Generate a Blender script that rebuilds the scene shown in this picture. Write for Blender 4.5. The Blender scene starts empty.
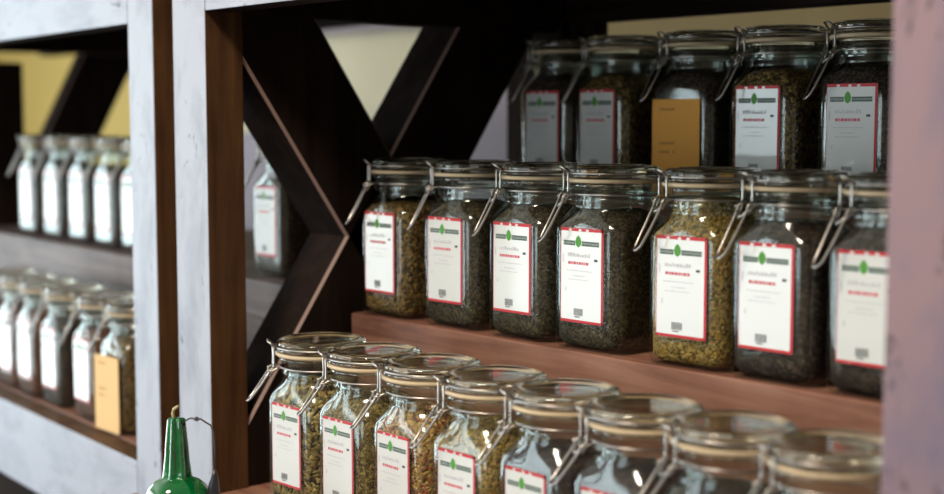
import bpy, bmesh, math, random
from mathutils import Vector, Matrix, noise
random.seed(7)
S = bpy.context.scene
C = S.collection
H = 1.45                                     # eye height above the floor
R = math.radians
# ------------------------------------------------------------------ helpers
def link(o, parent=None):
    C.objects.link(o)
    if parent: o.parent = parent
    return o
def obj(name, bm, mats, parent=None, smooth=False):
    me = bpy.data.meshes.new(name)
    bm.normal_update()
    bm.to_mesh(me); bm.free()
    for m in (mats if isinstance(mats, (list, tuple)) else [mats]): me.materials.append(m)
    if smooth:
        for p in me.polygons: p.use_smooth = True
    return link(bpy.data.objects.new(name, me), parent)
def empty(name, loc, rz=0):
    o = bpy.data.objects.new(name, None); o.empty_display_size = .03
    o.location = loc; o.rotation_euler = (0, 0, rz)
    return link(o)
def tag(o, label=None, cat=None, group=None, kind=None):
    if label: o['label'] = label
    if cat: o['category'] = cat
    if group: o['group'] = group
    if kind: o['kind'] = kind
    return o
def box(bm, x0, x1, y0, y1, z0, z1, mi=0, front=None, bevel=0):
    """axis box; front = material index of the -y face"""
    vs = [bm.verts.new((x, y, z)) for z in (z0, z1) for y in (y0, y1) for x in (x0, x1)]
    fs = [(0, 2, 3, 1), (4, 5, 7, 6), (0, 1, 5, 4), (2, 6, 7, 3), (0, 4, 6, 2), (1, 3, 7, 5)]
    out = []
    for k, f in enumerate(fs):
        F = bm.faces.new([vs[i] for i in f]); F.material_index = mi
        if k == 2 and front is not None: F.material_index = front
        out.append(F)
    if bevel:
        es = list({e for F in out for e in F.edges})
        bmesh.ops.bevel(bm, geom=es, offset=bevel, segments=2, affect='EDGES', profile=.5, material=-1)
    return out
def prism_yz(bm, pts, x0, x1, bevel=0, edge_mat=-1):
    a = [bm.verts.new((x0, y, z)) for y, z in pts]
    b = [bm.verts.new((x1, y, z)) for y, z in pts]
    fs = [bm.faces.new(a), bm.faces.new(b[::-1])]
    n = len(pts)
    for i in range(n):
        fs.append(bm.faces.new((a[i], b[i], b[(i+1) % n], a[(i+1) % n])))
    bmesh.ops.recalc_face_normals(bm, faces=fs)
    if bevel:
        es = list({e for F in fs for e in F.edges})
        bmesh.ops.bevel(bm, geom=es, offset=bevel, segments=1, affect='EDGES', material=edge_mat)
def tube(bm, pts, r, n=8, closed=False):
    pts = [Vector(p) for p in pts]; N = len(pts); rings = []
    rr = r if isinstance(r, (list, tuple)) else [r]*N
    up = Vector((0.13, 0.21, 1)).normalized()
    for i, p in enumerate(pts):
        a = pts[i-1] if (i or closed) else p
        b = pts[(i+1) % N] if (i < N-1 or closed) else p
        t = (b-a).normalized()
        u = up - t*up.dot(t)
        if u.length < 1e-4: u = Vector((1, 0, 0)) - t*t.x
        u.normalize(); up = u; v = t.cross(u)
        rings.append([bm.verts.new(p + (u*math.cos(q)+v*math.sin(q))*rr[i]) for q in [2*math.pi*k/n for k in range(n)]])
    for i in range(N if closed else N-1):
        A, B = rings[i], rings[(i+1) % N]
        sh = 0
        if closed and i == N-1:
            sh = min(range(n), key=lambda s: sum((A[k].co-B[(k+s) % n].co).length for k in range(n)))
        for k in range(n):
            bm.faces.new((A[k], A[(k+1) % n], B[(k+1+sh) % n], B[(k+sh) % n]))
    if not closed:
        bm.faces.new(rings[0][::-1]); bm.faces.new(rings[-1])
def rsq(a, hw, r):
    c, s = abs(math.cos(a)), abs(math.sin(a))
    if c < s: c, s = s, c
    i = hw - r
    if hw*s/c <= i: return hw/c
    b = i*(c+s); q = 2*i*i - r*r
    return b + math.sqrt(max(0, b*b-q))
def rings(bm, spec, n=56, cap0=True, cap1=True, jit=None):
    """spec: (z, half width, corner radius, blend to circle, circle radius)"""
    RS = []
    for (z, hw, cr, t, rad) in spec:
        ring = []
        for k in range(n):
            a = 2*math.pi*(k+.5)/n
            d = (1-t)*rsq(a, hw, cr) + t*rad if t < 1 else rad
            zz = z + (jit(a, z) if jit else 0)
            ring.append(bm.verts.new((d*math.cos(a), d*math.sin(a), zz)))
        RS.append(ring)
    for A, B in zip(RS, RS[1:]):
        for k in range(n):
            bm.faces.new((A[k], A[(k+1) % n], B[(k+1) % n], B[k]))
    if cap0: bm.faces.new(RS[0][::-1])
    if cap1: bm.faces.new(RS[-1])
    return RS
def lathe(bm, prof, n=48, **k):
    return rings(bm, [(z, 0, 0, 1, r) for r, z in prof], n, **k)

# ------------------------------------------------------------------ materials
def new_mat(name):
    m = bpy.data.materials.new(name); m.use_nodes = True
    nt = m.node_tree; nt.nodes.clear()
    out = nt.nodes.new('ShaderNodeOutputMaterial')
    return m, nt, out
def N(nt, t, **kw):
    n = nt.nodes.new(t)
    for k, v in kw.items():
        if k in n.inputs: n.inputs[k].default_value = v
        else: setattr(n, k, v)
    return n
def ramp(nt, stops, fac):
    r = nt.nodes.new('ShaderNodeValToRGB'); e = r.color_ramp.elements
    while len(e) < len(stops): e.new(.5)
    for i, (p, c) in enumerate(stops):
        e[i].position = p; e[i].color = (*c, 1) if len(c) == 3 else c
    nt.links.new(fac, r.inputs[0]); return r
def plain(name, col, rough=.5, metal=0, spec=.5, coat=0):
    m, nt, out = new_mat(name)
    b = N(nt, 'ShaderNodeBsdfPrincipled', Roughness=rough, Metallic=metal)
    b.inputs['Base Color'].default_value = (*col, 1)
    b.inputs['Specular IOR Level'].default_value = spec
    b.inputs['Coat Weight'].default_value = coat
    # faint surface variation
    tc = N(nt, 'ShaderNodeTexCoord'); nz = N(nt, 'ShaderNodeTexNoise', Scale=60.)
    nt.links.new(tc.outputs['Object'], nz.inputs['Vector'])
    bp = N(nt, 'ShaderNodeBump', Strength=.05, Distance=.001)
    nt.links.new(nz.outputs[0], bp.inputs['Height']); nt.links.new(bp.outputs[0], b.inputs['Normal'])
    nt.links.new(b.outputs[0], out.inputs[0]); return m
def wood(name, dark, mid, light, axis='x', rough=.5, scale=1., spec=.3, bump=.3):
    m, nt, out = new_mat(name)
    tc = N(nt, 'ShaderNodeTexCoord'); mp = N(nt, 'ShaderNodeMapping')
    s = {'x': (2.2, 28, 28), 'y': (28, 2.2, 28), 'z': (28, 28, 2.2)}[axis]
    mp.inputs['Scale'].default_value = [v*scale for v in s]
    nt.links.new(tc.outputs['Object'], mp.inputs[0])
    n1 = N(nt, 'ShaderNodeTexNoise', Scale=1.3, Detail=8., Roughness=.62, Distortion=.8)
    nt.links.new(mp.outputs[0], n1.inputs['Vector'])
    n2 = N(nt, 'ShaderNodeTexNoise', Scale=9., Detail=3.)
    nt.links.new(tc.outputs['Object'], n2.inputs['Vector'])
    mx = N(nt, 'ShaderNodeMath', operation='MULTIPLY_ADD'); mx.inputs[1].default_value = .35
    nt.links.new(n2.outputs[0], mx.inputs[0])
    sb = N(nt, 'ShaderNodeMath', operation='MULTIPLY'); sb.inputs[1].default_value = .72
    nt.links.new(n1.outputs[0], sb.inputs[0]); nt.links.new(sb.outputs[0], mx.inputs[2])
    r = ramp(nt, [(.36, dark), (.53, mid), (.7, light)], mx.outputs[0])
    b = N(nt, 'ShaderNodeBsdfPrincipled', Roughness=rough)
    b.inputs['Specular IOR Level'].default_value = spec
    nt.links.new(r.outputs[0], b.inputs['Base Color'])
    bp = N(nt, 'ShaderNodeBump', Strength=bump, Distance=.0015)
    nt.links.new(n1.outputs[0], bp.inputs['Height']); nt.links.new(bp.outputs[0], b.inputs['Normal'])
    nt.links.new(b.outputs[0], out.inputs[0]); return m
def paint(name, base, smudge, axis='z', amount=.62):
    m, nt, out = new_mat(name)
    tc = N(nt, 'ShaderNodeTexCoord'); mp = N(nt, 'ShaderNodeMapping')
    mp.inputs['Scale'].default_value = (1, 1, .45) if axis == 'z' else (.45, 1, 1)
    nt.links.new(tc.outputs['Object'], mp.inputs[0])
    n1 = N(nt, 'ShaderNodeTexNoise', Scale=16., Detail=6., Roughness=.6, Distortion=.4)
    nt.links.new(mp.outputs[0], n1.inputs['Vector'])
    r = ramp(nt, [(.30, smudge), (.42, tuple(.5*(a+b) for a, b in zip(base, smudge))), (amount-.1, base)], n1.outputs[0])
    # sparse chips where the wood shows
    n3 = N(nt, 'ShaderNodeTexNoise', Scale=26., Detail=5., Roughness=.7, Distortion=1.)
    nt.links.new(mp.outputs[0], n3.inputs['Vector'])
    chip = ramp(nt, [(.33, (.35, .35, .38)), (.385, (1, 1, 1))], n3.outputs[0])
    mu = N(nt, 'ShaderNodeMixRGB', blend_type='MULTIPLY'); mu.inputs[0].default_value = 1
    nt.links.new(r.outputs[0], mu.inputs[1]); nt.links.new(chip.outputs[0], mu.inputs[2])
    b = N(nt, 'ShaderNodeBsdfPrincipled', Roughness=.55)
    nt.links.new(mu.outputs[0], b.inputs['Base Color'])
    bp = N(nt, 'ShaderNodeBump', Strength=.25, Distance=.001)
    nt.links.new(n1.outputs[0], bp.inputs['Height']); nt.links.new(bp.outputs[0], b.inputs['Normal'])
    nt.links.new(b.outputs[0], out.inputs[0]); return m
def thin_glass(name, tint=(.93, .96, .94), boost=1.0):
    m, nt, out = new_mat(name)
    tr = N(nt, 'ShaderNodeBsdfTransparent'); tr.inputs[0].default_value = (*tint, 1)
    gl = N(nt, 'ShaderNodeBsdfGlossy', Roughness=.12); gl.inputs[0].default_value = (.95, 1, 1, 1)
    tc = N(nt, 'ShaderNodeTexCoord'); nz = N(nt, 'ShaderNodeTexNoise', Scale=22., Detail=1.)
    nt.links.new(tc.outputs['Object'], nz.inputs['Vector'])
    bp = N(nt, 'ShaderNodeBump', Strength=.008, Distance=.004)
    nt.links.new(nz.outputs[0], bp.inputs['Height']); nt.links.new(bp.outputs[0], gl.inputs['Normal'])
    # Schlick reflectance of a thin pane, the same from both sides
    ge = N(nt, 'ShaderNodeNewGeometry'); dt = N(nt, 'ShaderNodeVectorMath', operation='DOT_PRODUCT')
    nt.links.new(ge.outputs['Normal'], dt.inputs[0]); nt.links.new(ge.outputs['Incoming'], dt.inputs[1])
    ab = N(nt, 'ShaderNodeMath', operation='ABSOLUTE'); nt.links.new(dt.outputs['Value'], ab.inputs[0])
    iv = N(nt, 'ShaderNodeMath', operation='SUBTRACT'); iv.inputs[0].default_value = 1; iv.use_clamp = True; nt.links.new(ab.outputs[0], iv.inputs[1])
    pw = N(nt, 'ShaderNodeMath', operation='POWER'); pw.inputs[1].default_value = 5; nt.links.new(iv.outputs[0], pw.inputs[0])
    mu = N(nt, 'ShaderNodeMath', operation='MULTIPLY_ADD'); mu.inputs[1].default_value = .93; mu.inputs[2].default_value = .055*boost; mu.use_clamp = True
    nt.links.new(pw.outputs[0], mu.inputs[0])
    mx = N(nt, 'ShaderNodeMixShader')
    nt.links.new(mu.outputs[0], mx.inputs[0]); nt.links.new(tr.outputs[0], mx.inputs[1]); nt.links.new(gl.outputs[0], mx.inputs[2])
    nt.links.new(mx.outputs[0], out.inputs[0]); return m
def real_glass(name, col, ior=1.47, rough=.02):
    m, nt, out = new_mat(name)
    b = N(nt, 'ShaderNodeBsdfPrincipled', Roughness=rough, IOR=ior)
    b.inputs['Base Color'].default_value = (*col, 1); b.inputs['Transmission Weight'].default_value = 1
    nt.links.new(b.outputs[0], out.inputs[0]); return m
def herb(name, cols, scale=260., bump=1.):
    m, nt, out = new_mat(name)
    tc = N(nt, 'ShaderNodeTexCoord')
    nz = N(nt, 'ShaderNodeTexNoise', Scale=scale*.35, Detail=2.)
    nt.links.new(tc.outputs['Object'], nz.inputs['Vector'])
    mixv = N(nt, 'ShaderNodeMixRGB'); mixv.inputs[0].default_value = .012
    nt.links.new(tc.outputs['Object'], mixv.inputs[1]); nt.links.new(nz.outputs['Color'], mixv.inputs[2])
    vo = N(nt, 'ShaderNodeTexVoronoi', Scale=scale)
    nt.links.new(mixv.outputs[0], vo.inputs['Vector'])
    sp = N(nt, 'ShaderNodeSeparateColor'); nt.links.new(vo.outputs['Color'], sp.inputs[0])
    k = len(cols); r = ramp(nt, [(i/k, c) for i, c in enumerate(cols)], sp.outputs[0])
    r.color_ramp.interpolation = 'CONSTANT'
    b = N(nt, 'ShaderNodeBsdfPrincipled', Roughness=.8)
    b.inputs['Specular IOR Level'].default_value = .2
    nt.links.new(r.outputs[0], b.inputs['Base Color'])
    bp = N(nt, 'ShaderNodeBump', Strength=bump, Distance=.004); bp.invert = True
    nt.links.new(vo.outputs['Distance'], bp.inputs['Height']); nt.links.new(bp.outputs[0], b.inputs['Normal'])
    nt.links.new(b.outputs[0], out.inputs[0]); return m

WHITE = paint('white_paint', (.385, .395, .475), (.25, .26, .33))
WHITE_H = paint('white_paint_beam', (.385, .395, .475), (.25, .26, .33), 'x', .66)
PINK = paint('worn_pinkish_paint', (.27, .165, .19), (.16, .125, .19))
DARKZ = wood('dark_stained_upright', (.010, .006, .005), (.018, .011, .009), (.03, .018, .015), 'z', spec=.04, rough=.8)
DARKX = wood('dark_stained_rail', (.010, .006, .005), (.018, .011, .009), (.03, .018, .015), 'x', spec=.04, rough=.8)
EDGE = plain('worn_board_edge', (.36, .24, .22), .6)
SIDE = wood('brown_post_side', (.035, .013, .005), (.085, .036, .013), (.14, .065, .025), 'z', rough=.6)
BOARD = wood('reddish_brown_shelf', (.11, .044, .03), (.26, .115, .078), (.38, .20, .14), 'x', rough=.55, scale=1.)
LBOARD = wood('weathered_shelf', (.07, .045, .042), (.13, .092, .088), (.20, .145, .14), 'x', rough=.6)
GLASS = thin_glass('jar_glass', boost=1.25)
LIDG = real_glass('lid_glass', (.97, .97, .87))
SEAL = plain('cream_rubber', (.62, .48, .32), .6)
WIRE = plain('steel_wire', (.50, .46, .44), .3, 1.)
L_WHITE = plain('label_paper', (.68, .68, .68), .5, coat=.7)
L_RED = plain('label_red', (.55, .02, .03), .6)
L_GREEN = plain('label_dark_green', (.04, .10, .06), .6)
L_LEAF = plain('label_leaf_green', (.07, .30, .03), .6)
L_GREY = plain('label_grey_print', (.50, .48, .52), .6)
L_PINK = plain('label_red_print', (.62, .10, .14), .6)
L_INK = plain('label_black_print', (.05, .05, .06), .6)
CARD = plain('orange_card', (.80, .36, .055), .7)
CARD_P = plain('pale_orange_card', (.86, .52, .22), .7)
CARD_INK = plain('card_print', (.38, .16, .04), .7)
LABEL_MATS = [L_WHITE, L_RED, L_GREEN, L_LEAF, L_GREY, L_PINK, L_INK]

HERBS = {
 'olive': herb('olive_brown_herb', [(0.087, 0.049, 0.018), (0.191, 0.103, 0.036), (0.331, 0.193, 0.054), (0.052, 0.028, 0.014), (0.244, 0.166, 0.060)], 330.),
 'dark': herb('dark_herb', [(0.018, 0.011, 0.010), (0.043, 0.025, 0.020), (0.087, 0.058, 0.040), (0.026, 0.016, 0.014)], 430., .45),
 'grey': herb('grey_green_herb', [(0.031, 0.023, 0.014), (0.062, 0.046, 0.026), (0.105, 0.078, 0.043), (0.021, 0.014, 0.010)], 430., .45),
 'gold': herb('golden_herb', [(.42, .22, .05), (.20, .11, .03), (.62, .42, .14), (.12, .09, .025), (.36, .26, .07), (.50, .30, .07)], 430.),
 'flake': herb('coarse_flake_herb', [(.34, .22, .07), (.07, .04, .018), (.46, .34, .13), (.17, .12, .04), (.03, .02, .014), (.26, .15, .05), (.22, .18, .06)], 235., 1.),
 'green': herb('fine_green_herb', [(0.250, 0.174, 0.049), (0.157, 0.106, 0.027), (0.407, 0.274, 0.086), (0.094, 0.056, 0.022)], 420.),
 'red': herb('reddish_green_herb', [(0.348, 0.103, 0.040), (0.377, 0.230, 0.060), (0.145, 0.081, 0.036), (0.580, 0.345, 0.120)], 300.),
 'black': herb('purple_black_herb', [(0.016, 0.008, 0.011), (0.035, 0.018, 0.020), (0.064, 0.035, 0.033)], 430., .45),
 'brown': herb('red_brown_herb', [(0.122, 0.034, 0.018), (0.209, 0.069, 0.036), (0.070, 0.025, 0.014), (0.157, 0.069, 0.036)], 300.),
}
# ------------------------------------------------------------------ jar prototype meshes
HW, CR = .047, .017
def body_mesh():
    bm = bmesh.new()
    sp = [(0, HW-.009, .014, 0, 0), (.0012, HW-.0045, .015, 0, 0), (.004, HW-.0015, .016, 0, 0), (.009, HW, CR, 0, 0),
          (.05, HW, CR, 0, 0), (.10, HW, CR, 0, 0), (.128, HW, CR, 0, 0), (.134, HW-.0006, .018, .10, .046),
          (.140, HW-.0018, .02, .32, .0452), (.145, HW-.003, .022, .62, .0442), (.149, HW-.004, .024, .88, .0430),
          (.152, 0, 0, 1, .0422), (.155, 0, 0, 1, .0420), (.1575, 0, 0, 1, .0440), (.160, 0, 0, 1, .0448), (.1625, 0, 0, 1, .0438),
          (.1645, 0, 0, 1, .0422), (.170, 0, 0, 1, .0422), (.172, 0, 0, 1, .0455), (.174, 0, 0, 1, .0475), (.1762, 0, 0, 1, .0477),
          (.1776, 0, 0, 1, .0465), (.1780, 0, 0, 1, .041), (.176, 0, 0, 1, .0385), (.160, 0, 0, 1, .0385)]
    sp.append((.152, 0, 0, 1, .0395)) 
    rings(bm, sp, 88, cap1=False)
    return bm
def lid_mesh():
    bm = bmesh.new()
    lathe(bm, [(.030, .1735), (.0345, .1735), (.0360, .1765), (.0365, .1826), (.0455, .1826), (.0478, .1834), (.0486, .1850),
               (.0484, .1868), (.0470, .1878), (.0468, .1895), (.0474, .1910), (.0466, .1935), (.0440, .1955), (.0400, .1965),
               (.0370, .1966), (.0345, .1950), (.0250, .1946), (.004, .1946)])
    return bm
def seal_mesh():
    bm = bmesh.new()
    RS = lathe(bm, [(.0395, .1782), (.0478, .1785), (.0487, .1796), (.0487, .1815), (.0478, .1824), (.0395, .1824)], cap0=False, cap1=False)
    A, B = RS[-1], RS[0]
    for k in range(48): bm.faces.new((A[k], A[(k+1) % 48], B[(k+1) % 48], B[k]))
    return bm
def ringpts(r, z, n=40): return [(r*math.cos(2*math.pi*k/n), r*math.sin(2*math.pi*k/n), z) for k in range(n)]
# clip points are written in (radial, tangential, z) with radial = +x; the object is turned afterwards
def bail_mesh():
    bm = bmesh.new()
    tube(bm, ringpts(.0484, .1882), .0011, 6, True)
    tube(bm, ringpts(.0440, .1660), .0011, 6, True)
    for s in (-1, 1):
        tube(bm, [(.0480, s*.010, .1882), (.0500, s*.010, .1895), (.0508, s*.010, .1860), (.0505, s*.010, .1740), (.0510, s*.010, .1630), (.0545, s*.009, .1565)], .0011, 6)
        tube(bm, [(.0440, s*.013, .1660), (.0490, s*.013, .1655), (.0530, s*.012, .1625), (.0570, s*.012, .1640)], .0011, 6)
        tube(bm, [(-.0480, s*.012, .1882), (-.0520, s*.012, .1850), (-.0525, s*.012, .1740), (-.0490, s*.012, .1665), (-.0440, s*.012, .1660)], .0011, 6)
    tube(bm, [(.0500, -.010, .1890), (.0560, -.006, .1950), (.0565, .006, .1950), (.0500, .010, .1890)], .0012, 6)
    tube(bm, [(-.0522, -.012, .180), (-.0535, 0, .182), (-.0522, .012, .180)], .0011, 6)
    return bm
def lever_mesh():
    bm = bmesh.new()
    w = .0100
    tube(bm, [(.0500, -w, .1690), (.0545, -w, .1650), (.0560, -w, .1590), (.0640, -w+.001, .1420), (.0745, -w+.003, .1210), (.0775, -w+.006, .1165),
              (.0785, 0, .1155), (.0775, w-.006, .1165), (.0745, w-.003, .1210), (.0640, w-.001, .1420), (.0560, w, .1590), (.0545, w, .1650), (.0500, w, .1690)], .0013, 6)
    tube(bm, [(.0560, -w, .1590), (.0590, 0, .1530), (.0560, w, .1590)], .0012, 6)
    return bm
def label_mesh(seed=0):
    rnd = random.Random(seed)
    bm = bmesh.new()
    W, L, z0 = .0585, .100, .031
    y = -HW - .0006
    box(bm, -W/2, W/2, y, y+.0003, z0, z0+L, 0)
    def q(u0, u1, v0, v1, mi, d=1):
        yy = y - .00012*d
        vs = [bm.verts.new((-W/2+u*W, yy, z0+v*L)) for u, v in ((u0, v0), (u1, v0), (u1, v1), (u0, v1))]
        bm.faces.new(vs).material_index = mi
    q(0, .010, 0, 1, 1); q(.952, 1, 0, 1, 1); q(0, 1, .966, 1, 1); q(0, 1, 0, .028, 1)
    # pale gaps in the top border
    for u in (.2, .43, .6): q(u, u+.06, .968, .990, 0, 2)
    # header band with pale lettering and the leaf
    q(.07, .34, .815, .865, 2); q(.50, .90, .815, .865, 2)
    u = .09
    while u < .32: q(u, u+.012, .828, .852, 4, 2); u += .030
    u = .52
    while u < .88: q(u, u+.012, .828, .852, 4, 2); u += .032
    yy = y-.0003
    leaf = [(.0, -.055), (.055, -.03), (.07, .01), (.045, .05), (.0, .075), (-.045, .05), (-.07, .01), (-.055, -.03)]
    bm.faces.new([bm.verts.new((-W/2+(.42+a)*W, yy, z0+(.85+b)*L)) for a, b in leaf]).material_index = 3
    # pale grey script line
    u = .17
    while u < .68:
        w = rnd.uniform(.02, .05); hgt = rnd.uniform(.02, .045)
        q(u, u+w, .695, .695+hgt, 4); u += w+.018
    # red title
    u = .18
    while u < .66: w = rnd.uniform(.03, .07); q(u, u+w, .615, .645, 5); u += w+.014
    # small lines
    for v, a, b in ((.545, .14, .76), (.49, .30, .58), (.45, .18, .66)):
        u = a
        while u < b: w = rnd.uniform(.02, .07); q(u, min(u+w, b), v, v+.010, 4); u += w+.02
    q(.79, .87, .66, .685, 6); q(.05, .075, .63, .72, 4); q(.10, .15, .36, .37, 4); q(.10, .14, .33, .35, 4)
    # barcode
    u = .32
    while u < .52: q(u, u+.014, .075, .15, 6); u += .024
    q(.34, .46, .055, .066, 6)
    return bm
def card_mesh(mi):
    bm = bmesh.new()
    box(bm, -.039, .039, -HW-.003, -HW-.0024, .004, .118, 0)
    def q(x0, x1, z0, z1):
        bm.faces.new([bm.verts.new((x, -HW-.0032, z)) for x, z in ((x0, z0), (x1, z0), (x1, z1), (x0, z1))]).material_index = 1
    for x0, x1, z in ((-.026, -.004, .105), (-.026, -.005, .066), (-.026, -.010, .056), (-.004, .000, .056)):
        x = x0
        while x < x1: q(x, x+.003, z, z+.0025); x += .0042
    # a strip of tape folding over the glass
    return bm
def herb_mesh(top, seed):
    bm = bmesh.new(); g = .0035
    f = lambda a, z: 0
    sp = [(.003, HW-.016, .012, 0, 0), (.0045, HW-.008, .014, 0, 0), (.011, HW-g, CR-.002, 0, 0)]
    z = .02
    while z < min(top, .128): sp.append((z, HW-g, CR-.002, 0, 0)); z += .018
    if top > .130:
        sp += [(.130, HW-g, CR-.002, 0, 0), (.137, HW-g-.003, .018, .25, .041)]
        if top > .142: sp += [(.144, HW-g-.006, .018, .7, .0385)]
        rt = .036 if top < .15 else .0375
    else: rt = .040
    rnd = random.Random(seed); ph = rnd.uniform(0, 6)
    base = sp[-1]
    if top > .155: sp += [(.152, 0, 0, 1, .0378), (.158, 0, 0, 1, .0376)]
    sp += [(top, 0, 0, 1, rt-.002) if top > .13 else (top, HW-g-.003, CR, 0, 0)]
    sp += [(top+.002, 0, 0, 1, .026), (top+.003, 0, 0, 1, .013), (top+.0032, 0, 0, 1, .003)]
    rings(bm, sp, 56)
    for v in bm.verts:
        if v.co.z > top-.004:
            v.co.z += .0022*noise.noise(Vector((v.co.x*90, v.co.y*90, seed)))
    return bm
P = {}
def proto():
    P['glass_body'] = obj('glass_body', body_mesh(), GLASS, None, True).data
    P['lid'] = obj('lid', lid_mesh(), LIDG, None, True).data
    P['rubber_seal'] = obj('rubber_seal', seal_mesh(), SEAL, None, True).data
    P['wire_bail'] = obj('wire_bail', bail_mesh(), WIRE, None, True).data
    P['clasp_lever'] = obj('clasp_lever', lever_mesh(), WIRE, None, True).data
    for i in range(3): P['label%d' % i] = obj('paper_label', label_mesh(i+3), LABEL_MATS).data
    P['card0'] = obj('price_card', card_mesh(0), [CARD, CARD_INK]).data
    P['card1'] = obj('price_card', card_mesh(0), [CARD_P, CARD_INK]).data
    for i, t in enumerate((.140, .147, .126, .164)): P['herb%d' % i] = obj('herb', herb_mesh(t, i), HERBS['olive']).data
    for o in list(C.objects):
        if o.type == 'MESH': bpy.data.objects.remove(o)
proto()
herb_cache = {}
def jar(x, y, z, rz, herbkey, label, group, fill=0, card=None, lscale=1., clip=225, herb_label=None, herb_group=None, scale=1., lever=1., wide=1.):
    root = empty('clip_top_jar', (x, y, z), rz); sc = scale if isinstance(scale, tuple) else (scale,)*3; root.scale = sc
    tag(root, label, 'jar', group)
    for k in ('glass_body', 'lid', 'rubber_seal'):
        q = link(bpy.data.objects.new(k, P[k]), root)
        if k != 'glass_body': q.scale = (wide, wide, 1)
    b = link(bpy.data.objects.new('wire_bail', P['wire_bail']), root)
    l = link(bpy.data.objects.new('clasp_lever', P['clasp_lever']), b)
    b.rotation_euler.z = R(clip); b.scale = (wide, wide, 1)
    l.scale = (1, 1, lever); l.location.z = .163*(1-lever)
    if card is None:
        pl = link(bpy.data.objects.new('paper_label', P['label%d' % random.randrange(3)]), root); pl.scale = (lscale, 1, lscale); pl.location = (-.0275*(1-lscale), 0, .132*(1-lscale)-.004*(1-lscale)*10)
    else:
        c = link(bpy.data.objects.new('price_card', P['card%d' % card[0]]), root)
        c.location = (card[2], card[3], 0) ; c.rotation_euler.z = R(card[1]); c.scale.x = .86 if card[0] == 0 else .95
        c['label'] = 'orange paper card covering the front of the jar'
    key = (fill, herbkey)
    if key not in herb_cache:
        me = P['herb%d' % fill].copy(); me.materials.clear(); me.materials.append(HERBS[herbkey])
        for p in me.polygons: p.use_smooth = True
        herb_cache[key] = me
    h = link(bpy.data.objects.new('dried_herb', herb_cache[key]))
    h.location = (x, y, z+.0004); h.rotation_euler.z = rz; h.scale = sc
    tag(h, herb_label, 'dried herb', herb_group, 'stuff')
    return root

# ------------------------------------------------------------------ RIGHT SHELF UNIT (local x from inner face of left post, y from front)
ZS0, ZS1, ZS2 = H-.455, H-.2455, H-.100
OX, OY = -1.48, .865
ru = empty('shelf_unit', (OX, OY, 0))
tag(ru, 'dark wooden stepped shelf unit with white front posts, holding three rows of jars', 'shelf')
W = .930                                   # opening width
def lz(z): return H+z
bm = bmesh.new(); box(bm, -.078, 0, 0, .052, 0, lz(.27), 1, front=0, bevel=.0012)
tag(obj('post', bm, [WHITE, SIDE], ru), 'white-painted front post with brown side')
bm = bmesh.new(); box(bm, W, W+.09, 0, .052, 0, lz(.27), 1, front=0, bevel=.002)
tag(obj('post', bm, [PINK, SIDE], ru), 'pinkish grey worn front post')
bm = bmesh.new(); box(bm, -.087, .012, .585, .635, 0, lz(.27), 0, bevel=.002); obj('post', bm, DARKZ, ru)
bm = bmesh.new(); box(bm, W, W+.09, .585, .635, 0, lz(.27), 0, bevel=.002); obj('post', bm, DARKZ, ru)
bm = bmesh.new(); box(bm, .0005, W-.0005, .0, .042, lz(.132), lz(.27), 1, front=0, bevel=.0012); obj('front_fascia', bm, [WHITE_H, DARKX], ru)
bm = bmesh.new(); box(bm, .0005, W-.0005, .0, .038, ZS0-.15, ZS0-.012, 1, front=0, bevel=.0012); obj('front_fascia', bm, [WHITE_H, SIDE], ru)
bm = bmesh.new(); box(bm, -.087, W+.09, -.01, .645, lz(.27), lz(.30), 0, bevel=.002); obj('top_board', bm, DARKX, ru)
bm = bmesh.new(); box(bm, -.045, 0, .052, .585, lz(.130), lz(.27), 0, bevel=.002); obj('side_rail', bm, DARKX, ru)
bm = bmesh.new(); box(bm, W, W+.09, .052, .585, lz(.130), lz(.27), 0, bevel=.002); obj('side_rail', bm, DARKX, ru)
bm = bmesh.new(); box(bm, .012, W, .590, .630, lz(.143), lz(.27), 0, bevel=.002); obj('back_rail', bm, DARKX, ru)
bm = bmesh.new(); box(bm, .063, W, .606, .630, ZS2, lz(.108), 0, bevel=.002); obj('back_board', bm, DARKX, ru)
# broad upright closing the corner behind the top row
bm = bmesh.new(); box(bm, .0125, .062, .600, .630, ZS0, lz(.143), 0, bevel=.002); obj('back_panel', bm, DARKZ, ru)
k = 1/1.456
def ya(z): return .9687-z*k-OY
def yb(z): return 1.1733+z*k-OY
for nm, pts in (('cross_brace', [(.044, (.9687-OY-.044)/k), (.044, .140), (ya(.140)+.148, .140), (ya(-.46)+.148, -.46), (ya(-.46), -.46)]),
                ('cross_brace', [(yb(.140), .140), (yb(.140)+.15, .140), (yb(-.46)+.15, -.46), (.044, -.46), (.044, (.044-1.1733+OY)/k)])):
    bm = bmesh.new(); prism_yz(bm, [(a, H+b) for a, b in pts], -.087, -.0015, .0032, 1)
    obj(nm, bm, [DARKZ, EDGE], ru)
bm = bmesh.new(); box(bm, .0005, W-.0005, .0, .63, ZS0-.03, ZS0, 0, bevel=.0015); obj('shelf', bm, BOARD, ru)
bm = bmesh.new(); box(bm, -.087, 0, .0525, .5845, ZS0-.05, ZS0, 0, bevel=.0015); obj('side_rail', bm, BOARD, ru)
bm = bmesh.new(); box(bm, .022, W-.0005, .195, .51, ZS1-.040, ZS1, 0, bevel=.002); obj('shelf', bm, BOARD, ru)
bm = bmesh.new(); box(bm, .022, W-.0005, .205, .23, ZS0, ZS1-.040, 0, bevel=.0015); obj('riser', bm, BOARD, ru)
bm = bmesh.new(); box(bm, .03, W-.0005, .475, .63, ZS2-.035, ZS2, 0, bevel=.002); obj('shelf', bm, BOARD, ru)
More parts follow.
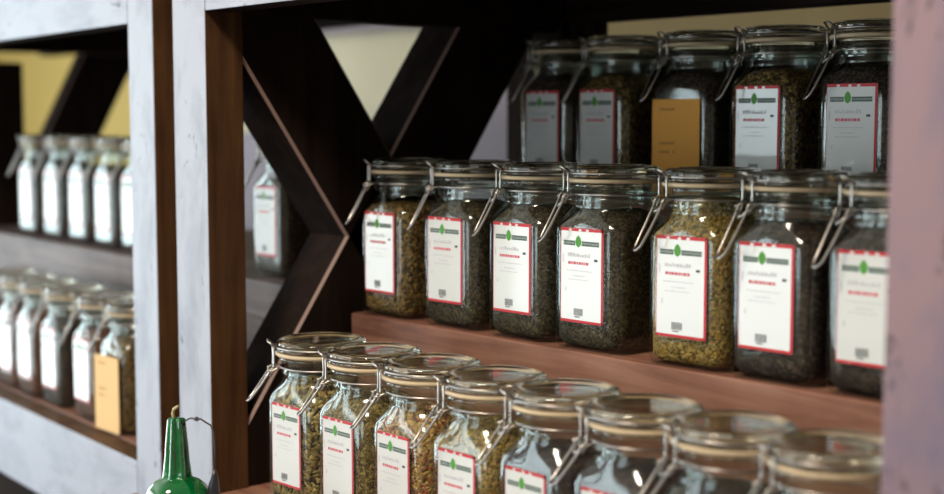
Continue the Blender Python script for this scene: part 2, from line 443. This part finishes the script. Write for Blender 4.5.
bm = bmesh.new(); box(bm, .03, W-.0005, .487, .51, ZS1, ZS2-.035, 0, bevel=.0015); obj('riser', bm, DARKX, ru)

# ------------------------------------------------------------------ LEFT SHELF UNIT
A = R(-3.7); LX, LY = -1.6660, .8955
ca, sa = math.cos(A), math.sin(A)
def Lw(x, y): return (LX+x*ca-y*sa, LY+x*sa+y*ca)
lu = empty('shelf_unit', (LX, LY, 0), A)
tag(lu, 'further shelf unit at left, with white beams above and below two rows of jars', 'shelf')
WL = -1.36
WE = -2.2                                   # far left end of the unit, outside the frame
ZU = H-.229
UY = .27                                    # centre line of the upper row
bm = bmesh.new(); box(bm, -.078, 0, 0, .085, 0, lz(.27), 1, front=0, bevel=.0012); tag(obj('post', bm, [WHITE, SIDE], lu), 'white-painted front post with brown side')
bm = bmesh.new(); box(bm, WE-.08, WE, 0, .085, 0, lz(.27), 1, front=0, bevel=.0012); obj('post', bm, [WHITE, SIDE], lu)
bm = bmesh.new(); box(bm, WL-.08, WL, .655, .705, 0, lz(.27), 0, bevel=.002); obj('post', bm, DARKZ, lu)
bm = bmesh.new(); box(bm, -.078, 0, .655, .705, 0, lz(.27), 0, bevel=.002); obj('post', bm, DARKZ, lu)
bm = bmesh.new(); box(bm, WL-.06, WL-.01, .235, .316, ZS0-.012, lz(.13), 0, bevel=.002); obj('middle_upright', bm, DARKZ, lu)
bm = bmesh.new(); box(bm, WE, -.0785, 0, .042, lz(.132), lz(.27), 1, front=0, bevel=.0012); obj('front_fascia', bm, [WHITE_H, DARKX], lu)
bm = bmesh.new(); box(bm, WE, -.0785, 0, .04, lz(-.598), lz(-.468), 1, front=0, bevel=.0012); obj('front_fascia', bm, [WHITE_H, SIDE], lu)
bm = bmesh.new(); box(bm, WE-.08, 0, -.01, .715, lz(.27), lz(.30), 0, bevel=.002); obj('top_board', bm, DARKX, lu)
for x0 in (WL-.08, -.078):
    bm = bmesh.new(); box(bm, x0, x0+.08-.002*(x0 > -1), .085, .655, lz(.156), lz(.27), 0, bevel=.002); obj('side_rail', bm, DARKX, lu)
bm = bmesh.new(); box(bm, WE, -.078, .66, .70, lz(.185), lz(.27), 0, bevel=.002); obj('back_rail', bm, DARKX, lu)
bm = bmesh.new()
prism_yz(bm, [(.459, lz(.156)), (.592, lz(.156)), (.560, lz(.10)), (.392, lz(-.228)), (.304, lz(-.228)), (.304, lz(-.154))], WL-.06, WL-.01, .002, 1)
obj('cross_brace', bm, [DARKZ, EDGE], lu)
bm = bmesh.new(); box(bm, WE, -.0785, .0405, .65, ZS0-.042, ZS0-.012, 0, bevel=.0015); obj('shelf', bm, BOARD, lu)
bm = bmesh.new(); box(bm, WE+.001, -.001, .19, .65, ZU-.055, ZU, 0, bevel=.002); obj('shelf', bm, LBOARD, lu)
bm = bmesh.new(); box(bm, WE+.001, -.001, .20, .225, ZS0-.012, ZU-.055, 0, bevel=.0015); obj('riser', bm, LBOARD, lu)
bm = bmesh.new(); box(bm, WE, -.0785, .20, .22, 0, ZS0-.042, 0); obj('base_panel', bm, DARKX, lu)

# ------------------------------------------------------------------ JARS
order = ['leftmost', 'second from left', 'third from left', 'fourth from left', 'fifth from left', 'sixth from left', 'seventh from left', 'last before the right post']
# middle shelf
mid = [(-1.396, 'olive', 0, 'leftmost jar on the middle shelf, brown-green herb inside, beside the dark cross brace'),
       (-1.270, 'grey', 1, 'second jar from left on the middle shelf, dark filling, bright leaf on its label'),
       (-1.152, 'grey', 1, 'third jar from left on the middle shelf, very dark filling'),
       (-1.043, 'grey', 1, 'large sharp dark-filled jar in the centre of the middle shelf, left of the golden one'),
       (-.907, 'gold', 3, 'jar of golden green herb on the middle shelf with a full red-bordered label'),
       (-.802, 'dark', 1, 'near-black filled jar on the middle shelf just right of the golden one'),
       (-.693, 'olive', 1, 'last jar on the middle shelf, cut off by the pinkish right post')]
for i, (x, hk, fl, lab) in enumerate(mid):
    jar(x, 1.111, ZS1, R([-1, 1, 0, 1, 3, 1, 2][i]), 'dark' if i == 6 else hk, lab, 'jars on the middle shelf', fl, clip=[240, 236, 240, 237, 239, 242, 240][i], scale=(1.06, 1.06, 1.015),
        herb_label=['brown green', 'charcoal brown', 'blackish brown', 'dark grey green', 'golden green flecked', 'near-black', 'dark brown'][i]+' dried herb filling the %s jar on the middle shelf' % ['leftmost', 'second', 'third', 'fourth', 'fifth', 'sixth', 'seventh'][i], herb_group='herbs in the middle shelf jars')
# top shelf
top = [(-1.407, 'dark', 1, 'dim leftmost jar on the top shelf, beside the back post'),
       (-1.300, 'olive', 1, 'second jar from left on the top shelf, immediately left of the orange card'),
       (-1.163, 'dark', 1, 'jar on the top shelf with a plain orange card across its front'),
       (-1.038, 'dark', 1, 'jar on the top shelf immediately right of the orange card, green leaf on label'),
       (-.910, 'dark', 1, 'last jar on the top shelf by the right post, glare on its label')]
for i, (x, hk, fl, lab) in enumerate(top):
    jar(x, 1.402, ZS2, R([2, 0, 4, 1, 3][i]), 'olive' if i in (1, 3) else hk, lab, 'jars on the top shelf', fl, card=(0, 0, -.002, 0) if i == 2 else None, clip=[240, 236, 240, 238, 234][i], scale=1.09,
        herb_label='dark dried herb inside the %s on the top shelf' % ['leftmost jar', 'second jar', 'orange-carded jar', 'fourth jar', 'rightmost jar'][i], herb_group='herbs in the top shelf jars')
# bottom shelf
bxs = [-1.327, -1.225, -1.1255, -1.026, -.9265, -.827, -.7275, -.628]
bh = [('flake', 1), ('green', 1), ('red', 1), ('gold', 1), ('black', 0), ('black', 0), ('dark', 0), ('dark', 0)]
bl = ['leftmost jar on the bottom shelf, filled with coarse golden and dark flakes', 'second jar from left on the bottom shelf, filled with fine olive green herb',
      'third jar from left on the bottom shelf, filled with brown and reddish green herb', 'fourth jar from left on the bottom shelf, golden yellow filling',
      'fifth jar from left on the bottom shelf, purple-black filling and bright green leaf on label', 'sixth jar from left on the bottom shelf, black filling, right of the purple-black one',
      'seventh jar from left on the bottom shelf, blurred, only its lid and neck in view', 'rightmost jar on the bottom shelf, strongly blurred, next to the pinkish post']
hl = ['coarse golden brown flakes', 'fine olive green herb', 'brown and reddish herb', 'golden yellow herb', 'purple black herb', 'black herb', 'dark brown herb', 'dark herb']
for i, x in enumerate(bxs):
    jar(x, .923, ZS0, R([2, 1, -1, 1, 0, 1, 1, 0][i]), bh[i][0], bl[i], 'jars on the bottom shelf', bh[i][1], clip=[238, 241, 240, 243, 240, 238, 241, 240][i], scale=1.05, lscale=.90, lever=.72, wide=1.05,
        herb_label=hl[i]+' filling the %s jar on the bottom shelf' % ['leftmost', 'second', 'third', 'fourth', 'fifth', 'sixth', 'seventh', 'rightmost'][i], herb_group='herbs in the bottom shelf jars')
# left unit, upper row
ul = [-1.110, -.972, -.840, -.714, -.594, -.105]
un = ['leftmost jar on the left unit\'s upper shelf, by the dark upright', 'second jar on the left unit\'s upper shelf', 'middle one of the five jars on the left unit\'s upper shelf',
      'fourth jar on the left unit\'s upper shelf', 'jar on the left unit\'s upper shelf half hidden by the white post', 'lone blurred jar seen through the dark cross brace, pale label']
for i, x in enumerate(ul):
    wx, wy = Lw(x, UY)
    jar(wx, wy, ZU, A+R(1), 'dark', un[i], 'jars on the left unit upper shelf', 0, clip=236, scale=1.03,
        herb_label='dark herb inside the %s jar of the left upper shelf' % ['leftmost', 'second', 'middle', 'fourth', 'post-hidden', 'brace-framed'][i], herb_group='herbs in the left upper shelf jars')
ll = [-.830, -.727, -.630, -.515, -.375, -.262]
ln = ['jar on the left unit\'s lower shelf cut by the left photo edge', 'second jar on the left unit\'s lower shelf from the photo edge', 'third jar on the left unit\'s lower shelf, red-brown filling',
      'fourth jar on the left unit\'s lower shelf', 'jar on the left unit\'s lower shelf directly left of the pale orange card', 'jar on the left unit\'s lower shelf with a pale orange card on it', '']
for i, x in enumerate(ll[:6]):
    wx, wy = Lw(x, .088)
    jar(wx, wy, ZS0-.012, A, ['brown', 'brown', 'brown', 'dark', 'brown', 'olive'][i], ln[i], 'jars on the left unit lower shelf', 0, card=(1, 5, -.004, -.004) if i == 5 else None, clip=236,
        herb_label='%s herb inside the %s jar of the left lower shelf' % (['red-brown', 'red-brown', 'red-brown', 'dark', 'red-brown', 'olive'][i], ['edge-cut', 'second', 'third', 'fourth', 'fifth', 'orange-carded'][i]), herb_group='herbs in the left lower shelf jars')

# ------------------------------------------------------------------ GREEN GLASS BOTTLE on a bench in front of the posts
GREEN = None
m, nt, out = new_mat('green_glass')
b = N(nt, 'ShaderNodeBsdfPrincipled', Roughness=.08); b.inputs['Base Color'].default_value = (.0, .15, .035, 1); b.inputs['Coat Weight'].default_value = 1
b.inputs['Transmission Weight'].default_value = .25
tc = N(nt, 'ShaderNodeTexCoord'); nz = N(nt, 'ShaderNodeTexNoise', Scale=35.); nt.links.new(tc.outputs['Object'], nz.inputs['Vector'])
rr = ramp(nt, [(.3, (0, .06, .015)), (.7, (.0, .24, .05))], nz.outputs[0]); nt.links.new(rr.outputs[0], b.inputs['Base Color'])
nt.links.new(b.outputs[0], out.inputs[0]); GREEN = m
bench = empty('bench', (-1.25, .71, 0)); tag(bench, 'low brown wooden bench below the green bottle, in front of the posts', 'bench')
BZ = H-.455
bm = bmesh.new(); box(bm, -.30, .30, -.09, .09, BZ-.03, BZ, 0, bevel=.003); obj('bench_top', bm, BOARD, bench)
for sx in (-1, 1):
    for sy in (-1, 1):
        bm = bmesh.new(); box(bm, sx*.26-.02, sx*.26+.02, sy*.06-.02, sy*.06+.02, 0, BZ-.03, 0); obj('leg', bm, SIDE, bench)
bt = empty('green_bottle', (-1.268, .70, BZ)); tag(bt, 'green glass bottle with round body and tall ribbed neck in front of the white posts', 'bottle')
bm = bmesh.new()
n = 48; prof = [(.016, 0), (.020, .002), (.021, .006), (.0185, .012), (.022, .022), (.031, .038), (.0335, .060), (.0325, .071), (.0285, .081), (.0215, .0875), (.0145, .0905), (.0122, .092), (.0114, .097), (.0102, .110), (.0092, .126), (.0080, .142), (.0073, .151), (.0060, .1525)]
RS = []
for r0, z in prof:
    amp = .24 if z > .0915 else (.03 if z > .03 else 0)
    RS.append([bm.verts.new((r0*(1+amp*math.cos(6*a))*math.cos(a), r0*(1+amp*math.cos(6*a))*math.sin(a), z)) for a in [2*math.pi*q/n for q in range(n)]])
for a_, b_ in zip(RS, RS[1:]):
    for q in range(n): bm.faces.new((a_[q], a_[(q+1) % n], b_[(q+1) % n], b_[q]))
bm.faces.new(RS[0][::-1]); bm.faces.new(RS[-1])
obj('glass_body', bm, GREEN, bt, True)
bm = bmesh.new(); tube(bm, [(-.003, -.001, .150), (-.005, -.001, .156), (-.003, -.001, .161), (.002, 0, .164), (.004, 0, .1655)], [.0016, .0018, .0018, .0016, .001], 8)
obj('stopper_stem', bm, plain('pale_twig', (.55, .42, .22), .7), bt, True)
bm = bmesh.new(); c45 = .73
def rp(u, z): return (u*.66, u*.75-.002, z)       # a line square to the sight line
tube(bm, [rp(.007, .145), rp(.010, .149), rp(.016, .1525), rp(.022, .152), rp(.027, .1515), rp(.032, .148), rp(.037, .145), rp(.040, .138), rp(.041, .118), rp(.040, .095)], .0009, 6)
tube(bm, [rp(.020, .151), rp(.023, .1535), rp(.026, .1515), rp(.023, .150), rp(.020, .1515)], .0012, 6)
obj('wire_hook', bm, plain('dark_wire', (.10, .09, .10), .4, .6), bt, True)
bm = bmesh.new(); tube(bm, [rp(.040, .100), rp(.040, .090), rp(.038, .070), rp(.037, .045), rp(.036, .0)], [.001, .004, .008, .0105, .011], 12)
obj('pendant', bm, plain('dark_grey_glass', (.025, .025, .035), .3), bt, True)

# ------------------------------------------------------------------ ROOM
def struct(name, bm, mat):
    return tag(obj(name, bm, mat), kind='structure')
m, nt, out = new_mat('yellow_wall')
tc = N(nt, 'ShaderNodeTexCoord'); sx = N(nt, 'ShaderNodeSeparateXYZ'); nt.links.new(tc.outputs['Object'], sx.inputs[0])
mr = N(nt, 'ShaderNodeMapRange'); mr.inputs['From Min'].default_value = -3.7; mr.inputs['From Max'].default_value = -3.5
nt.links.new(sx.outputs['X'], mr.inputs[0])
rr = ramp(nt, [(0, (.50, .35, .10)), (1, (.74, .66, .48))], mr.outputs[0])
nz = N(nt, 'ShaderNodeTexNoise', Scale=3., Detail=4.); nt.links.new(tc.outputs['Object'], nz.inputs['Vector'])
mm = N(nt, 'ShaderNodeMixRGB', blend_type='MULTIPLY'); mm.inputs[0].default_value = .12
nt.links.new(rr.outputs[0], mm.inputs[1]); nt.links.new(nz.outputs[0], mm.inputs[2])
b = N(nt, 'ShaderNodeBsdfPrincipled', Roughness=.8); nt.links.new(mm.outputs[0], b.inputs['Base Color']); nt.links.new(b.outputs[0], out.inputs[0])
YEL = m
LAV = plain('lavender_grey_paint', (.30, .25, .29), .7)
PLAS = plain('cream_plaster', (.62, .58, .50), .8)
CEIL = plain('ceiling_plaster', (.75, .73, .66), .8)
FLOOR = wood('floor_boards', (.09, .045, .025), (.16, .085, .05), (.22, .12, .07), 'x', rough=.5)
X0, X1, Y0, Y1, ZC = -5.6, 2.6, -2.6, 2.2, 2.75
bm = bmesh.new(); box(bm, X0-.1, X1+.1, Y0-.1, Y1+.1, -.1, 0); struct('floor', bm, FLOOR)
bm = bmesh.new(); box(bm, X0-.1, X1+.1, Y0-.1, Y1+.1, ZC, ZC+.1); struct('ceiling', bm, CEIL)
bm = bmesh.new(); box(bm, X0-.1, X1+.1, Y1, Y1+.1, 0, ZC); struct('wall_back', bm, YEL)
bm = bmesh.new(); box(bm, -2.66, X1, Y1-.03, Y1, 0, lz(.10)); struct('trim_1', bm, LAV)
bm = bmesh.new(); box(bm, -3.6, X1, Y1-.03, Y1, lz(.232), lz(.34)); struct('trim_2', bm, LAV)
bm = bmesh.new(); box(bm, -3.95, -2.661, Y1-.03, Y1, 0, lz(-.03)); struct('trim_3', bm, LAV)
bm = bmesh.new(); box(bm, -2.25, X1, Y1-.02, Y1, lz(.10), lz(.232)); struct('wall_dim_band', bm, plain('olive_brown_wall_shade', (.24, .18, .085), .8))  # darker olive paints in the wall's light falling off away from the windows
bm = bmesh.new(); box(bm, X1, X1+.1, Y0, Y1, 0, ZC); struct('wall_right', bm, PLAS)
def holed(bm, fixed, a0, a1, axis, holes, z1):
    """wall slab with window holes; holes = (a_from, a_to, z_from, z_to) sorted"""
    def put(p, q, zb, zt):
        if axis == 'y': box(bm, fixed[0], fixed[1], p, q, zb, zt)
        else: box(bm, p, q, fixed[0], fixed[1], zb, zt)
    cur = a0
    for (p, q, zb, zt) in holes:
        put(cur, p, 0, z1); put(p, q, 0, zb); put(p, q, zt, z1); cur = q
    put(cur, a1, 0, z1)
HL = [(-2.1, -.9, .2, 2.35), (-.55, .95, .2, 2.35)]
HF = [(-5.3, -3.2, .08, 2.3), (-2.2, -.9, .8, 2.3)]
bm = bmesh.new(); holed(bm, (X0-.1, X0), Y0, Y1, 'y', HL, ZC); struct('wall_left', bm, PLAS)
bm = bmesh.new(); holed(bm, (Y0-.1, Y0), X0-.1, X1+.1, 'x', HF, ZC); struct('wall_front', bm, PLAS)
FRAME = plain('window_frame_paint', (.6, .6, .58), .5)
PANE = thin_glass('window_glass')
wi = 0
for ax, hs in (('y', HL), ('x', HF)):
    for (p, q, zb, zt) in hs:
        wi += 1
        bm = bmesh.new()
        def put(a, b_, c_, d_, t=.03):
            if ax == 'y': box(bm, X0-.05-t, X0-.05+t, a, b_, c_, d_)
            else: box(bm, a, b_, Y0-.05-t, Y0-.05+t, c_, d_)
        put(p, p+.05, zb, zt); put(q-.05, q, zb, zt); put(p+.05, q-.05, zb, zb+.05); put(p+.05, q-.05, zt-.05, zt)
        mid_ = (p+q)/2; put(mid_-.02, mid_+.02, zb+.05, zt-.05, .02)
        o = struct('window_%d' % wi, bm, FRAME)
        bm = bmesh.new(); put(p+.05, q-.05, zb+.05, zt-.05, .003); obj('glass_pane', bm, PANE, o)

# ------------------------------------------------------------------ LIGHT
def area(name, loc, dirv, sx, sy, power, col):
    L = bpy.data.lights.new(name, 'AREA'); L.shape = 'RECTANGLE'; L.size = sx; L.size_y = sy; L.energy = power; L.color = col
    o = bpy.data.objects.new(name, L); C.objects.link(o); o.location = loc
    o.rotation_euler = Vector(dirv).to_track_quat('-Z', 'Y').to_euler(); return o
for (p, q, zb, zt) in HL:
    area('daylight', (X0-.16, (p+q)/2, (zb+zt)/2), (1, 0, 0), q-p, zt-zb, 30*(q-p)*(zt-zb), (.86, .93, 1.))
for (p, q, zb, zt) in HF:
    area('daylight', ((p+q)/2, Y0-.16, (zb+zt)/2), (0, 1, 0), q-p, zt-zb, (21 if p < -3 else 12)*(q-p)*(zt-zb), (.88, .94, 1.))
# round ceiling lamp over the aisle
lamp = empty('ceiling_lamp', (-.9, -.2, ZC)); tag(lamp, 'round warm ceiling lamp over the aisle', 'lamp')
bm = bmesh.new(); lathe(bm, [(.17, -.012), (.18, -.03), (.18, 0)]); obj('lamp_base', bm, FRAME, lamp, False)
a = area('lamp_light', (-.9, -.2, ZC-.04), (0, 0, -1), .5, .5, 42, (1, .87, .68)); a.data.shape = 'DISK'
w = bpy.data.worlds.new('sky'); S.world = w; w.use_nodes = True
bg = w.node_tree.nodes['Background']; bg.inputs[0].default_value = (.75, .87, 1, 1); bg.inputs[1].default_value = 2.

# ------------------------------------------------------------------ CAMERA
th = R(41); p = math.atan(125/1400)
Fh = Vector((-math.cos(th), math.sin(th), 0)); Rt = Vector((math.sin(th), math.cos(th), 0))
Fw = Fh*math.cos(p) - Vector((0, 0, math.sin(p))); Up = Rt.cross(Fw)
cam = bpy.data.cameras.new('camera'); co = bpy.data.objects.new('camera', cam); C.objects.link(co)
co.matrix_world = Matrix(((Rt.x, Up.x, -Fw.x, 0), (Rt.y, Up.y, -Fw.y, 0), (Rt.z, Up.z, -Fw.z, H), (0, 0, 0, 1)))
cam.sensor_width = 36; cam.lens = 1400/944*36; cam.clip_start = .05
cam.dof.use_dof = True; cam.dof.focus_distance = 1.52; cam.dof.aperture_fstop = 2.75
S.camera = co
S.cycles.transparent_max_bounces = 24
S.view_settings.view_transform = 'Standard'; S.view_settings.look = 'None'
S.view_settings.gamma = 1; S.view_settings.use_curve_mapping = False
S.view_settings.exposure = -.05
